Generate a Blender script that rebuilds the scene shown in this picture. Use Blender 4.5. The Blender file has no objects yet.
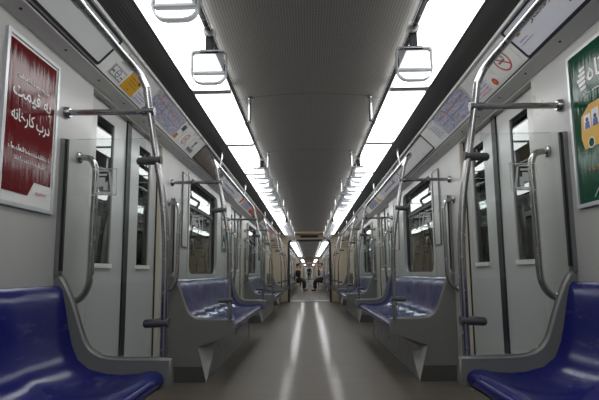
import bpy, bmesh, math, random
from mathutils import Vector, Matrix
random.seed(7)
sc = bpy.context.scene
COL = sc.collection

# ------------------------------------------------------------------ camera
FOC, CAMX, CAMZ = 490.0, -0.02, 0.90
YAW, PITCH, ROLL = 0.018079, 0.128036, 0.009
fw = Vector((-math.sin(YAW)*math.cos(PITCH), math.cos(YAW)*math.cos(PITCH), math.sin(PITCH)))
rt = Vector((math.cos(YAW), math.sin(YAW), 0)); up = rt.cross(fw)
r2 = rt*math.cos(ROLL) - up*math.sin(ROLL); u2 = up*math.cos(ROLL) + rt*math.sin(ROLL)
cd = bpy.data.cameras.new('camera'); cam = bpy.data.objects.new('camera', cd); COL.objects.link(cam)
m = Matrix.Identity(4)
for i in range(3):
    m[i][0] = r2[i]; m[i][1] = u2[i]; m[i][2] = -fw[i]
m[0][3], m[1][3], m[2][3] = CAMX, 0, CAMZ
cam.matrix_world = m
cd.sensor_width = 36; cd.lens = FOC/599*36; cd.shift_y = 10/599; cd.clip_start = 0.02; cd.clip_end = 300
sc.camera = cam
# ------------------------------------------------------------------ world, exposure
w = bpy.data.worlds.new('world'); sc.world = w; w.use_nodes = True
w.node_tree.nodes['Background'].inputs[0].default_value = (0.004, 0.004, 0.005, 1)
w.node_tree.nodes['Background'].inputs[1].default_value = 0.3
LIGHT = 4.5
sc.view_settings.view_transform = 'Standard'; sc.view_settings.look = 'None'
sc.view_settings.gamma = 1; sc.view_settings.use_curve_mapping = False
sc.view_settings.exposure = 0.0

# ------------------------------------------------------------------ materials
def new_mat(name):
    mt = bpy.data.materials.new(name); mt.use_nodes = True
    nt = mt.node_tree; return mt, nt, nt.nodes['Principled BSDF']
def mat(name, col, rough=.5, metal=0, bump=0, bscale=40, var=0, vscale=3, stretch=(1,1,1), rvar=0, coat=0, ior=None, bdist=.002):
    mt, nt, b = new_mat(name)
    b.inputs['Base Color'].default_value = (*col, 1); b.inputs['Roughness'].default_value = rough
    b.inputs['Metallic'].default_value = metal; b.inputs['Coat Weight'].default_value = coat
    if ior: b.inputs['IOR'].default_value = ior
    tc = nt.nodes.new('ShaderNodeTexCoord'); mp = nt.nodes.new('ShaderNodeMapping')
    mp.inputs['Scale'].default_value = stretch
    nt.links.new(tc.outputs['Object'], mp.inputs[0])
    def noise(sc_, det=4):
        n = nt.nodes.new('ShaderNodeTexNoise'); n.inputs['Scale'].default_value = sc_; n.inputs['Detail'].default_value = det
        nt.links.new(mp.outputs[0], n.inputs['Vector']); return n
    if var:
        n = noise(vscale); mx = nt.nodes.new('ShaderNodeMix'); mx.data_type = 'RGBA'
        mx.inputs[6].default_value = (*[c*(1-var) for c in col], 1); mx.inputs[7].default_value = (*[min(1, c*(1+var)) for c in col], 1)
        nt.links.new(n.outputs[0], mx.inputs[0]); nt.links.new(mx.outputs[2], b.inputs['Base Color'])
    if rvar:
        n = noise(vscale*1.7, 5); mr = nt.nodes.new('ShaderNodeMapRange')
        mr.inputs[1].default_value = .3; mr.inputs[2].default_value = .7
        mr.inputs[3].default_value = max(.02, rough-rvar); mr.inputs[4].default_value = rough+rvar
        nt.links.new(n.outputs[0], mr.inputs[0]); nt.links.new(mr.outputs[0], b.inputs['Roughness'])
    if bump:
        n = noise(bscale); bp = nt.nodes.new('ShaderNodeBump'); bp.inputs['Strength'].default_value = bump
        bp.inputs['Distance'].default_value = bdist
        nt.links.new(n.outputs[0], bp.inputs['Height']); nt.links.new(bp.outputs[0], b.inputs['Normal'])
    return mt
M = {}
M['wall'] = mat('painted_wall', (.46,.45,.43), .33, var=.04, vscale=2.5, bump=.15, bscale=6, rvar=.06)
M['door'] = mat('painted_door', (.50,.50,.485), .26, var=.02)
M['jamb'] = mat('cream_jamb', (.55,.50,.40), .45, var=.05)
M['cove'] = mat('cove_panel', (.80,.80,.77), .3, var=.04, vscale=4, rvar=.05)
M['covetrim'] = mat('cove_trim', (.72,.72,.69), .35, var=.05)
M['ceil'] = mat('ceiling_panel', (.35,.335,.305), .55, var=.03, vscale=8)
M['grille'] = mat('black_grille', (.05,.05,.048), .6)
M['beige'] = mat('beige_endwall', (.66,.56,.43), .45, var=.05, vscale=2)
M['endceil'] = mat('beige_bulkhead', (.50,.42,.32), .5, var=.05)
M['floor'] = mat('floor_vinyl', (.125,.108,.088), .15, var=.2, vscale=5, rvar=.05, bump=.6, bscale=18, stretch=(.35,1.6,1), bdist=.0016, ior=1.38)
def mat_floor():
    mt = M['floor']; nt = mt.node_tree; b = nt.nodes['Principled BSDF']; out = nt.nodes['Material Output']
    b.inputs['Specular IOR Level'].default_value = .35; b.inputs['Roughness'].default_value = .5
    for l in list(b.inputs['Roughness'].links): nt.links.remove(l)
    g = nt.nodes.new('ShaderNodeBsdfGlossy'); g.inputs['Roughness'].default_value = .075
    f = nt.nodes.new('ShaderNodeFresnel'); f.inputs[0].default_value = 1.07
    k = nt.nodes.new('ShaderNodeMath'); k.operation = 'MULTIPLY'; k.inputs[1].default_value = .6
    mx = nt.nodes.new('ShaderNodeMixShader')
    nt.links.new(b.inputs['Normal'].links[0].from_socket, g.inputs['Normal'])
    nt.links.new(f.outputs[0], k.inputs[0]); nt.links.new(k.outputs[0], mx.inputs[0])
    nt.links.new(b.outputs[0], mx.inputs[1]); nt.links.new(g.outputs[0], mx.inputs[2]); nt.links.new(mx.outputs[0], out.inputs[0])
mat_floor()
M['satin'] = mat('satin_metal', (.22,.22,.215), .36, metal=.7)
M['steel'] = mat('brushed_steel', (.44,.44,.44), .24, metal=1, rvar=.05, vscale=12)
M['darksteel'] = mat('dark_steel', (.33,.33,.33), .3, metal=1, var=.08)
M['clamp'] = mat('clamp_grey', (.10,.10,.105), .45, metal=.4)
M['rubber'] = mat('black_rubber', (.012,.012,.014), .5)
M['bench'] = mat('bench_grey_paint', (.17,.174,.166), .35, var=.06, vscale=3, rvar=.06)
M['pedestal'] = mat('bench_pedestal', (.19,.195,.185), .34, metal=.2, var=.12, vscale=4, rvar=.08)
M['kick'] = mat('kick_plate', (.07,.07,.066), .4, var=.1)
M['white'] = mat('white_plastic', (.72,.72,.70), .35, var=.02)
M['frame'] = mat('aluminium_frame', (.62,.63,.64), .3, metal=.5)
M['greycard'] = mat('grey_card', (.70,.71,.70), .3)
M['lavender'] = mat('pale_print', (.76,.76,.82), .25)
M['yellow'] = mat('yellow_print', (.66,.36,.015), .35)
M['red'] = mat('red_print', (.50,.05,.03), .35)
M['orange'] = mat('orange_print', (.65,.20,.03), .35)
M['ink'] = mat('dark_ink', (.02,.02,.03), .4)
M['greyink'] = mat('grey_ink', (.16,.16,.18), .4)
M['blueink'] = mat('blue_ink', (.04,.07,.30), .4)
M['whiteink'] = mat('white_ink', (.78,.76,.74), .3)
M['redposter'] = mat('crimson_poster', (.13,.003,.006), .12, bump=.5, bscale=3, stretch=(1,9,.8), bdist=.004, ior=1.3)
M['greenposter'] = mat('green_poster', (.003,.065,.032), .12, bump=.5, bscale=3, stretch=(1,9,.8), bdist=.004, ior=1.3)
M['brownprint'] = mat('brown_print', (.13,.10,.075), .3, var=.5, vscale=14)
M['strap'] = mat('black_strap', (.01,.01,.01), .6)
M['skin'] = mat('skin', (.50,.30,.21), .5)
M['hair'] = mat('hair', (.012,.010,.008), .6)
M['blackcloth'] = mat('black_cloth', (.012,.012,.014), .85)
M['darkcloth'] = mat('dark_cloth', (.03,.03,.04), .85)
M['greycloth'] = mat('grey_cloth', (.42,.42,.44), .85)
M['tancloth'] = mat('tan_cloth', (.33,.24,.19), .85)
M['shoe'] = mat('shoe_leather', (.015,.013,.012), .4)

def mat_blue():
    mt = mat('blue_plastic', (.007,.010,.135), .18, var=.15, vscale=3, rvar=.07, ior=1.38, bump=.10, bscale=10)
    nt = mt.node_tree; b = nt.nodes['Principled BSDF']
    src = b.inputs['Base Color'].links[0].from_socket
    tc = nt.nodes.new('ShaderNodeTexCoord'); mp = nt.nodes.new('ShaderNodeMapping'); mp.inputs['Scale'].default_value = (2.2,1.2,5)
    mp.inputs['Rotation'].default_value = (.5,.2,0)
    n = nt.nodes.new('ShaderNodeTexNoise'); n.inputs['Scale'].default_value = 3.2; n.inputs['Detail'].default_value = 7; n.inputs['Roughness'].default_value = .7
    nt.links.new(tc.outputs['Object'], mp.inputs[0]); nt.links.new(mp.outputs[0], n.inputs['Vector'])
    mr = nt.nodes.new('ShaderNodeMapRange'); mr.inputs[1].default_value = .56; mr.inputs[2].default_value = .80; mr.inputs[4].default_value = .35
    mx = nt.nodes.new('ShaderNodeMix'); mx.data_type = 'RGBA'; mx.inputs[7].default_value = (.34,.30,.38,1)
    nt.links.new(n.outputs[0], mr.inputs[0]); nt.links.new(mr.outputs[0], mx.inputs[0])
    nt.links.new(src, mx.inputs[6]); nt.links.new(mx.outputs[2], b.inputs['Base Color']); return mt
M['blue'] = mat_blue()

def mat_glass(name, tint, ior, ts=.0, tc_=(1,1,1)):
    mt = bpy.data.materials.new(name); mt.use_nodes = True; nt = mt.node_tree; nt.nodes.clear()
    o = nt.nodes.new('ShaderNodeOutputMaterial'); mx = nt.nodes.new('ShaderNodeMixShader')
    t = nt.nodes.new('ShaderNodeBsdfTransparent'); t.inputs[0].default_value = (*tint, 1)
    g = nt.nodes.new('ShaderNodeBsdfGlossy'); g.inputs['Roughness'].default_value = .02; g.inputs[0].default_value = (.95,.96,.95,1)
    f = nt.nodes.new('ShaderNodeFresnel'); f.inputs[0].default_value = ior
    nt.links.new(f.outputs[0], mx.inputs[0]); nt.links.new(t.outputs[0], mx.inputs[1]); nt.links.new(g.outputs[0], mx.inputs[2])
    nt.links.new(mx.outputs[0], o.inputs[0]); return mt
M['glass'] = mat_glass('clear_glass', (.93,.95,.94), 1.35)
M['darkglass'] = mat_glass('window_glass', (.35,.36,.36), 1.9)
def mat_frame():
    mt, nt, b = new_mat('acrylic_edges'); b.inputs['Base Color'].default_value = (.62,.64,.66,1)
    b.inputs['Roughness'].default_value = .15; b.inputs['Alpha'].default_value = .8; return mt
M['acrylicframe'] = mat_frame()
def mat_plate():
    mt, nt, b = new_mat('acrylic_plate'); b.inputs['Base Color'].default_value = (.50,.51,.53,1)
    b.inputs['Roughness'].default_value = .12; b.inputs['Alpha'].default_value = .5; return mt
M['acrylic'] = mat_plate()
def mat_frost():
    mt, nt, b = new_mat('frosted_etching'); b.inputs['Base Color'].default_value = (.62,.64,.62,1)
    b.inputs['Roughness'].default_value = .6; b.inputs['Alpha'].default_value = .88; return mt
M['frost'] = mat_frost()
def mat_emit(name, col, s):
    mt, nt, b = new_mat(name); b.inputs['Base Color'].default_value = (.8,.8,.8,1)
    b.inputs['Emission Color'].default_value = (*col, 1); b.inputs['Emission Strength'].default_value = s; return mt
M['light'] = mat_emit('light_diffuser', (.97,.99,1.0), LIGHT)
M['led'] = mat_emit('red_led', (1,.04,.03), .35)
def mat_perf():
    mt = M['ceil']; nt = mt.node_tree; b = nt.nodes['Principled BSDF']
    tc = nt.nodes.new('ShaderNodeTexCoord'); v = nt.nodes.new('ShaderNodeTexVoronoi'); v.inputs['Scale'].default_value = 70
    v.inputs['Randomness'].default_value = 0
    mp = nt.nodes.new('ShaderNodeMapping'); mp.inputs['Scale'].default_value = (1,1,0)
    nt.links.new(tc.outputs['Object'], mp.inputs[0]); nt.links.new(mp.outputs[0], v.inputs['Vector'])
    mr = nt.nodes.new('ShaderNodeMapRange'); mr.inputs[1].default_value = .22; mr.inputs[2].default_value = .32; mr.inputs[3].default_value = .5; mr.inputs[4].default_value = 1
    nt.links.new(v.outputs['Distance'], mr.inputs[0])
    src = b.inputs['Base Color'].links[0].from_socket
    mx = nt.nodes.new('ShaderNodeMix'); mx.data_type = 'RGBA'; mx.blend_type = 'MULTIPLY'; mx.inputs[0].default_value = 1
    nt.links.new(src, mx.inputs[6]); nt.links.new(mr.outputs[0], mx.inputs[7]); nt.links.new(mx.outputs[2], b.inputs['Base Color'])
mat_perf()
def mat_map():
    mt, nt, b = new_mat('route_map_print'); b.inputs['Roughness'].default_value = .22
    tc = nt.nodes.new('ShaderNodeTexCoord')
    v = nt.nodes.new('ShaderNodeTexVoronoi'); v.feature = 'DISTANCE_TO_EDGE'; v.inputs['Scale'].default_value = 34
    nt.links.new(tc.outputs['Object'], v.inputs['Vector'])
    lt = nt.nodes.new('ShaderNodeMath'); lt.operation = 'LESS_THAN'; lt.inputs[1].default_value = .07
    nt.links.new(v.outputs['Distance'], lt.inputs[0])
    n = nt.nodes.new('ShaderNodeTexNoise'); n.inputs['Scale'].default_value = 9
    nt.links.new(tc.outputs['Object'], n.inputs['Vector'])
    cr = nt.nodes.new('ShaderNodeValToRGB'); e = cr.color_ramp; e.interpolation = 'CONSTANT'
    e.elements[0].color = (.26,.28,.50,1); e.elements[1].position = .47; e.elements[1].color = (.32,.32,.38,1)
    x = e.elements.new(.54); x.color = (.48,.20,.22,1); x = e.elements.new(.60); x.color = (.30,.42,.38,1)
    nt.links.new(n.outputs[0], cr.inputs[0])
    n2 = nt.nodes.new('ShaderNodeTexNoise'); n2.inputs['Scale'].default_value = 120; nt.links.new(tc.outputs['Object'], n2.inputs['Vector'])
    mr = nt.nodes.new('ShaderNodeMapRange'); mr.inputs[1].default_value = .4; mr.inputs[2].default_value = .6; mr.inputs[3].default_value = .45
    nt.links.new(n2.outputs[0], mr.inputs[0])
    m0 = nt.nodes.new('ShaderNodeMix'); m0.data_type = 'RGBA'; m0.inputs[6].default_value = (.24,.24,.34,1); m0.inputs[7].default_value = (.62,.62,.68,1)
    nt.links.new(mr.outputs[0], m0.inputs[0])
    mx = nt.nodes.new('ShaderNodeMix'); mx.data_type = 'RGBA'
    nt.links.new(lt.outputs[0], mx.inputs[0]); nt.links.new(m0.outputs[2], mx.inputs[6]); nt.links.new(cr.outputs[0], mx.inputs[7])
    nt.links.new(mx.outputs[2], b.inputs['Base Color'])
    bp = nt.nodes.new('ShaderNodeBump'); n3 = nt.nodes.new('ShaderNodeTexNoise'); n3.inputs['Scale'].default_value = 7
    nt.links.new(tc.outputs['Object'], n3.inputs['Vector']); bp.inputs['Distance'].default_value = .01; bp.inputs['Strength'].default_value = .8
    nt.links.new(n3.outputs[0], bp.inputs['Height']); nt.links.new(bp.outputs[0], b.inputs['Normal']); return mt
M['map'] = mat_map()

# ------------------------------------------------------------------ mesh helpers
def box(bm, x0, x1, y0, y1, z0, z1, mi=0):
    vs = [bm.verts.new((x, y, z)) for z in (z0, z1) for y in (y0, y1) for x in (x0, x1)]
    for f in ((0,1,3,2),(4,6,7,5),(0,4,5,1),(2,3,7,6),(0,2,6,4),(1,5,7,3)):
        fc = bm.faces.new([vs[i] for i in f]); fc.material_index = mi
def prism(bm, pts, y0, y1, mi=0, s=1):       # outline in X-Z, extruded along Y
    a = [bm.verts.new((s*x, y0, z)) for x, z in pts]; b = [bm.verts.new((s*x, y1, z)) for x, z in pts]
    n = len(pts); fs = [bm.faces.new(a), bm.faces.new(b[::-1])]
    for i in range(n): fs.append(bm.faces.new((a[i], a[(i+1) % n], b[(i+1) % n], b[i])))
    for f in fs: f.material_index = mi
def slab(bm, poly, o, r, u, n, t, mi=0):     # 2D outline placed on a plane, with thickness t along n
    a = [bm.verts.new(o + r*x + u*y) for x, y in poly]; b = [bm.verts.new(o + r*x + u*y + n*t) for x, y in poly]
    k = len(poly); fs = [bm.faces.new(a), bm.faces.new(b[::-1])]
    for i in range(k): fs.append(bm.faces.new((a[i], a[(i+1) % k], b[(i+1) % k], b[i])))
    for f in fs: f.material_index = mi
def rrect(w_, h_, rad, n=5, cx=0, cy=0):
    out = []
    for qx, qy, a0 in ((1,1,0),(-1,1,90),(-1,-1,180),(1,-1,270)):
        for i in range(n+1):
            a = math.radians(a0 + 90*i/n)
            out.append((cx+qx*(w_/2-rad)+rad*math.cos(a), cy+qy*(h_/2-rad)+rad*math.sin(a)))
    return out
def ring(bm, outer, inner, o, r, u, n, t, mi=0):
    k = len(outer); L = []
    for poly, d in ((outer,0),(outer,t),(inner,t),(inner,0)):
        L.append([bm.verts.new(o + r*x + u*y + n*d) for x, y in poly])
    for j in range(4):
        A, B = L[j], L[(j+1) % 4]
        for i in range(k):
            f = bm.faces.new((A[i], A[(i+1) % k], B[(i+1) % k], B[i])); f.material_index = mi
def smoothpath(pts, n=5):
    P = [Vector(p) for p in pts]; out = []
    for i in range(len(P)-1):
        p0, p1, p2, p3 = P[max(i-1,0)], P[i], P[i+1], P[min(i+2,len(P)-1)]
        for k in range(n):
            t = k/n
            out.append(.5*((2*p1)+(p2-p0)*t+(2*p0-5*p1+4*p2-p3)*t*t+(-p0+3*p1-3*p2+p3)*t**3))
    out.append(P[-1]); return out
def tube(bm, pts, r, seg=10, closed=False, mi=0):
    P = [Vector(p) for p in pts]; n = len(P); rings = []; prev = None
    for i in range(n):
        if closed: t = (P[(i+1) % n]-P[i-1]).normalized()
        else: t = (P[min(i+1,n-1)]-P[max(i-1,0)]).normalized()
        if prev is None:
            a = Vector((0,0,1)) if abs(t.z) < .9 else Vector((1,0,0)); u = t.cross(a).normalized()
        else: u = (prev - t*prev.dot(t)).normalized()
        prev = u; v = t.cross(u); rr = r[i] if isinstance(r, (list,tuple)) else r
        rings.append([bm.verts.new(P[i] + (u*math.cos(2*math.pi*k/seg)+v*math.sin(2*math.pi*k/seg))*rr) for k in range(seg)])
    for i in range(n if closed else n-1):
        A, B = rings[i], rings[(i+1) % n]
        for k in range(seg):
            f = bm.faces.new((A[k], A[(k+1) % seg], B[(k+1) % seg], B[k])); f.material_index = mi
    if not closed:
        for f in (bm.faces.new(rings[0][::-1]), bm.faces.new(rings[-1])): f.material_index = mi
CACHE = {}
def obj(name, key, build, mats, parent=None, off=(0,0,0), smooth=False, bevel=0, loc=None):
    """one mesh object; build(bm) draws in section coordinates; off = the parent's own place there"""
    me = CACHE.get(key) if key else None
    if me is None:
        bm = bmesh.new(); build(bm)
        bmesh.ops.recalc_face_normals(bm, faces=bm.faces)
        bmesh.ops.translate(bm, verts=bm.verts, vec=-Vector(off))
        me = bpy.data.meshes.new(name); bm.to_mesh(me); bm.free()
        for k in (mats if isinstance(mats, (list,tuple)) else [mats]): me.materials.append(M[k])
        if smooth:
            for p in me.polygons: p.use_smooth = True
            me.set_sharp_from_angle(angle=math.radians(42))
        if key: CACHE[key] = me
    o = bpy.data.objects.new(name, me); COL.objects.link(o)
    if parent: o.parent = parent
    if loc: o.location = loc
    if bevel:
        b = o.modifiers.new('bevel', 'BEVEL'); b.width = bevel; b.segments = 2; b.limit_method = 'ANGLE'
    return o
def tag(o, label=None, cat=None, group=None, kind=None):
    if label: o['label'] = label
    if cat: o['category'] = cat
    if group: o['group'] = group
    if kind: o['kind'] = kind
    return o
def thing(name, loc, label, cat, group=None):
    o = bpy.data.objects.new(name, None); o.empty_display_size = .1; COL.objects.link(o); o.location = loc
    return tag(o, label, cat, group)
def struct(name, build, mats, loc=None, **k):
    return tag(obj(name, None, build, mats, loc=loc, **k), kind='structure')
SIDE = {-1: 'left', 1: 'right'}
ORD = ['first','second','third','fourth','fifth','sixth','seventh','eighth','ninth','tenth','eleventh','twelfth','thirteenth','fourteenth','fifteenth','sixteenth','seventeenth','eighteenth','nineteenth','twentieth']

# Persian letters: isolated, final, initial, medial forms
FORMS = {'ا':(0xFE8D,0xFE8E),'ب':(0xFE8F,0xFE90,0xFE91,0xFE92),'ت':(0xFE95,0xFE96,0xFE97,0xFE98),'خ':(0xFEA5,0xFEA6,0xFEA7,0xFEA8),
 'د':(0xFEA9,0xFEAA),'ر':(0xFEAD,0xFEAE),'س':(0xFEB1,0xFEB2,0xFEB3,0xFEB4),'ش':(0xFEB5,0xFEB6,0xFEB7,0xFEB8),'ط':(0xFEC1,0xFEC2,0xFEC3,0xFEC4),
 'ق':(0xFED5,0xFED6,0xFED7,0xFED8),'م':(0xFEE1,0xFEE2,0xFEE3,0xFEE4),'ن':(0xFEE5,0xFEE6,0xFEE7,0xFEE8),'ه':(0xFEE9,0xFEEA,0xFEEB,0xFEEC),
 'ی':(0xFBFC,0xFBFD,0xFBFE,0xFBFF),'ک':(0xFB8E,0xFB8F,0xFB90,0xFB91),'گ':(0xFB92,0xFB93,0xFB94,0xFB95),'و':(0xFEED,0xFEEE)}
def shape(s):
    out = []
    for i, c in enumerate(s):
        if c not in FORMS: out.append(c); continue
        f = FORMS[c]
        pj = i > 0 and s[i-1] in FORMS and len(FORMS[s[i-1]]) == 4
        nj = i < len(s)-1 and s[i+1] in FORMS and len(f) == 4
        out.append(chr(f[3] if pj and nj else f[1] if pj else f[2] if nj else f[0]))
    return ''.join(out[::-1])
def lettering(parent, text, o, r, u, n, width, m_, off=(0,0,0), name='lettering', height=None):
    """real letter outlines, laid on the plane (o, r, u), fitted to a width; o = left end of the baseline"""
    cu = bpy.data.curves.new('t', 'FONT'); cu.body = text; cu.size = 1; cu.offset = .014
    to = bpy.data.objects.new('t', cu); COL.objects.link(to)
    bpy.context.view_layer.update()
    me = bpy.data.meshes.new_from_object(to.evaluated_get(bpy.context.evaluated_depsgraph_get()))
    bpy.data.objects.remove(to); bpy.data.curves.remove(cu)
    if not me.vertices: return None
    xs = [v.co.x for v in me.vertices]; ys = [v.co.y for v in me.vertices]; x0 = min(xs); k = width/(max(xs)-x0)
    ky = height/(max(ys)-min(ys)) if height else k; y0 = min(ys) if height else 0
    for v in me.vertices:
        c = v.co.copy(); v.co = o + r*((c.x-x0)*k) + u*((c.y-y0)*ky) + n*.0012 - Vector(off)
    me.name = name; me.materials.clear(); me.materials.append(M[m_])
    ob = bpy.data.objects.new(name, me); COL.objects.link(ob); ob.parent = parent
    return ob

# ------------------------------------------------------------------ dimensions
W = 1.22; PITCHY = 4.9; C0 = 3.28; HALF = .66; RAILOFF = .95; CAR = 20.3
Y0, Y1 = -4.07, 15.60
def where(car): return ['', ' in the next carriage', ' in the third carriage', ' in the farthest carriage'][car]
def centres(car): return [C0 + PITCHY*k + CAR*car for k in (-1,0,1,2)]
BAYN = ['behind the camera', 'nearest the camera', 'halfway down the carriage', 'nearest the gangway']
SEC = ['nearest the camera', 'between the two nearer doorways', 'between the two farther doorways', 'past the last doorway']
SEC2 = {1: ['before its first doorway','after its first doorway','after its second doorway','after its third doorway','after its last doorway']}

# ------------------------------------------------------------------ shell
NW = [0]; ND = [0]
def coord_cove(s, y, v, lift=0.0):
    return Vector((s*(.978+.14*v-.7071*lift), y, 2.13-.14*v-.7071*lift))
def car_shell(car):
    oy = CAR*car; a, b = Y0+oy, Y1+oy
    sfx = ['', '_next_carriage', '_third_carriage', '_far_carriage'][car]
    def fl(bm): box(bm, -1.34, 1.34, a, b, -.08, 0)
    struct('floor'+sfx, fl, 'floor')
    # centre ceiling: shallow arch of bolted panels
    prof = [(.54,2.13),(.46,2.14),(.43,2.15),(.36,2.158),(.18,2.172),(0,2.178)]
    prof = prof + [(-x, z) for x, z in prof[-2::-1]]
    def ce(bm):
        prism(bm, prof + [(-.54,2.25),(.54,2.25)], a, b-.62 if car == 0 else b)
        y = C0+.09+oy
        while y > a+1.6: y -= 1.6
        while y < b-.7:
            for i in range(len(prof)-1):
                (x0,z0),(x1,z1) = prof[i], prof[i+1]
                vs = [bm.verts.new(p) for p in ((x0,y-.003,z0-.0015),(x1,y-.003,z1-.0015),(x1,y+.003,z1-.0015),(x0,y+.003,z0-.0015))]
                bm.faces.new(vs).material_index = 1
            y += 1.6
        box(bm, -1.4, 1.4, a, b, 2.25, 2.3, 1)
    struct('ceiling'+sfx, ce, ['ceil','rubber'], smooth=True)
    if car == 0:
        def bulk(bm): prism(bm, [(.54,2.128),(.3,2.12),(.26,2.10),(-.26,2.10),(-.3,2.12),(-.54,2.128),(-.54,2.25),(.54,2.25)], b-.62, b)
        struct('ceiling_bulkhead', bulk, 'endceil')
    for s in (-1, 1):
        sn = SIDE[s]
        # side wall with its window and door openings
        def wl(bm):
            cs = centres(car); spans = []
            edges = [a] + [e for c in cs for e in (c-HALF, c+HALF)] + [b]
            for i in range(0, len(edges), 2): spans.append((edges[i], edges[i+1]))
            for i, (p, q) in enumerate(spans):
                beige = 1 if (car == 0 and i == 4) else 0
                X = (s*W, s*(W+.13)); x0, x1 = min(X), max(X)
                if 1 <= i <= 3:
                    yb = centres(car)[i-1] + RAILOFF; w0, w1 = yb+.60, yb+2.18
                    box(bm, x0, x1, p, w0, 0, 1.97); box(bm, x0, x1, w1, q, 0, 1.97)
                    box(bm, x0, x1, w0, w1, 0, .885); box(bm, x0, x1, w0, w1, 1.915, 1.97)
                else: box(bm, x0, x1, p, q, 0, 1.97, beige)
                # thin jamb strip at each door edge
                for e, d in ((p,1),(q,-1)):
                    if e in (a, b): continue
                    y_ = sorted((e, e-d*.012)); box(bm, min(s*(W+.002),s*(W+.12)), max(s*(W+.002),s*(W+.12)), y_[0], y_[1], 0, 1.95, 2)
            for c in cs:   # header over the doors
                box(bm, min(s*(W+.0),s*(W+.13)), max(s*(W+.0),s*(W+.13)), c-HALF, c+HALF, 1.945, 1.97)
        struct('wall_%s%s' % (sn, sfx), wl, ['wall','beige','jamb'])
        # cove: sloping advert panel band and its lower rail
        def cv(bm):
            prism(bm, [(.978,2.13),(1.118,1.99),(1.26,1.99),(1.26,2.24),(.978,2.24)], a, b, 0, s)
            prism(bm, [(1.118,1.99),(1.132,1.974),(1.205,1.958),(1.235,1.955),(1.26,1.965),(1.26,1.99)], a, b, 1, s)
            prism(bm, [(.965,2.132),(.968,2.115),(.985,2.118),(.99,2.13)], a, b, 0, s)
            prism(bm, [(1.1235,1.986),(1.121,1.982),(1.127,1.978),(1.13,1.982)], a, b, 2, s)
            y = a+.35
            while y < b:   # screws on the lower rail
                slab(bm, [(.009*math.cos(t*math.pi/3), .006*math.sin(t*math.pi/3)) for t in range(6)],
                     Vector((s*1.168, y, 1.9655)), Vector((0,1,0)), Vector((s*.97,0,-.21)), Vector((-s*.2,0,-.97)), .002, 2); y += .37
        struct('trim_cove_%s%s' % (sn, sfx), cv, ['cove','covetrim','rubber'])
        # black ventilation grille between the lamps and the cove
        def gr(bm):
            prism(bm, [(.795,2.136),(.98,2.136),(.98,2.24),(.795,2.24)], a, b, 0, s)
            for i in range(9): prism(bm, [(.806+i*.019,2.1345),(.812+i*.019,2.1345),(.812+i*.019,2.137),(.806+i*.019,2.137)], a, b, 0, s)
            prism(bm, [(.535,2.129),(.540,2.129),(.540,2.24),(.535,2.24)], a, b, 0, s)
            prism(bm, [(.790,2.120),(.797,2.120),(.797,2.24),(.790,2.24)], a, b, 1, s)
        struct('trim_grille_%s%s' % (sn, sfx), gr, ['grille','darksteel'])
        for i, c in enumerate(centres(car)):
            if car > 1: continue
            door(s, c)
            if i < 3: window(s, c+RAILOFF)
    end_wall(car, b, 1, sfx)
    if car > 0: end_wall(car, a, -1, sfx)
    else:
        def bk(bm): box(bm, -1.34, 1.34, a-.06, a, 0, 2.25)
        struct('wall_rear', bk, 'beige')

def end_wall(car, y, d, sfx):
    mi = 'beige'
    def ew(bm):
        t = .05; ya, yb = (y, y+t) if d > 0 else (y-t, y)
        box(bm, -1.34, -.66, ya, yb, 0, 2.25); box(bm, .66, 1.34, ya, yb, 0, 2.25); box(bm, -.66, .66, ya, yb, 1.93, 2.25)
        for s in (-1,1): # corner fillets of the opening
            pts = [(.66,1.93),(.66,1.83)] + [(.66-.10*(1-math.cos(a)), 1.83+.10*math.sin(a)) for a in (math.pi/8, math.pi/4, 3*math.pi/8)] + [(.56,1.93)]
            prism(bm, pts, ya, yb, 0, s)
        if d > 0 and car == 0:
            box(bm, -1.22, -.70, y-.003, y, 1.845, 1.851, 1); box(bm, .70, 1.22, y-.003, y, 1.845, 1.851, 1)
    struct('wall_far'+sfx if d > 0 else 'wall_near'+sfx, ew, [mi,'ink'])
    if d > 0:
        def gk(bm):
            o = Vector((0, y-.02, 0)); r, u, n = Vector((1,0,0)), Vector((0,0,1)), Vector((0,1,0))
            outer = [(-.69,0),(-.69,1.84),(-.655,1.925),(-.57,1.96),(.57,1.96),(.655,1.925),(.69,1.84),(.69,0)]
            inner = [(-.625,0),(-.625,1.82),(-.60,1.87),(-.55,1.895),(.55,1.895),(.60,1.87),(.625,1.82),(.625,0)]
            for i in range(7):
                slab(bm, [outer[i], outer[i+1], inner[i+1], inner[i]], o, r, u, n, .1)
        struct('trim_doorway'+sfx, gk, 'rubber')
        def gw(bm):   # gangway bellows
            for s in (-1,1):
                for k in range(6):
                    yy = y+.05+k*.1
                    prism(bm, [(.70,-.02),(.74,-.02),(.74,2.0),(.70,2.0)], yy, yy+.06, 0, s); prism(bm, [(.74,-.02),(.80,-.02),(.80,2.0),(.74,2.0)], yy, yy+.1, 0, s)
            box(bm, -.8, .8, y+.05, y+.65, 2.0, 2.05)
            box(bm, -.8, .8, y+.0, y+.70, -.06, .012, 1)
        struct('wall_gangway'+sfx, gw, ['rubber','kick'])

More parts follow.
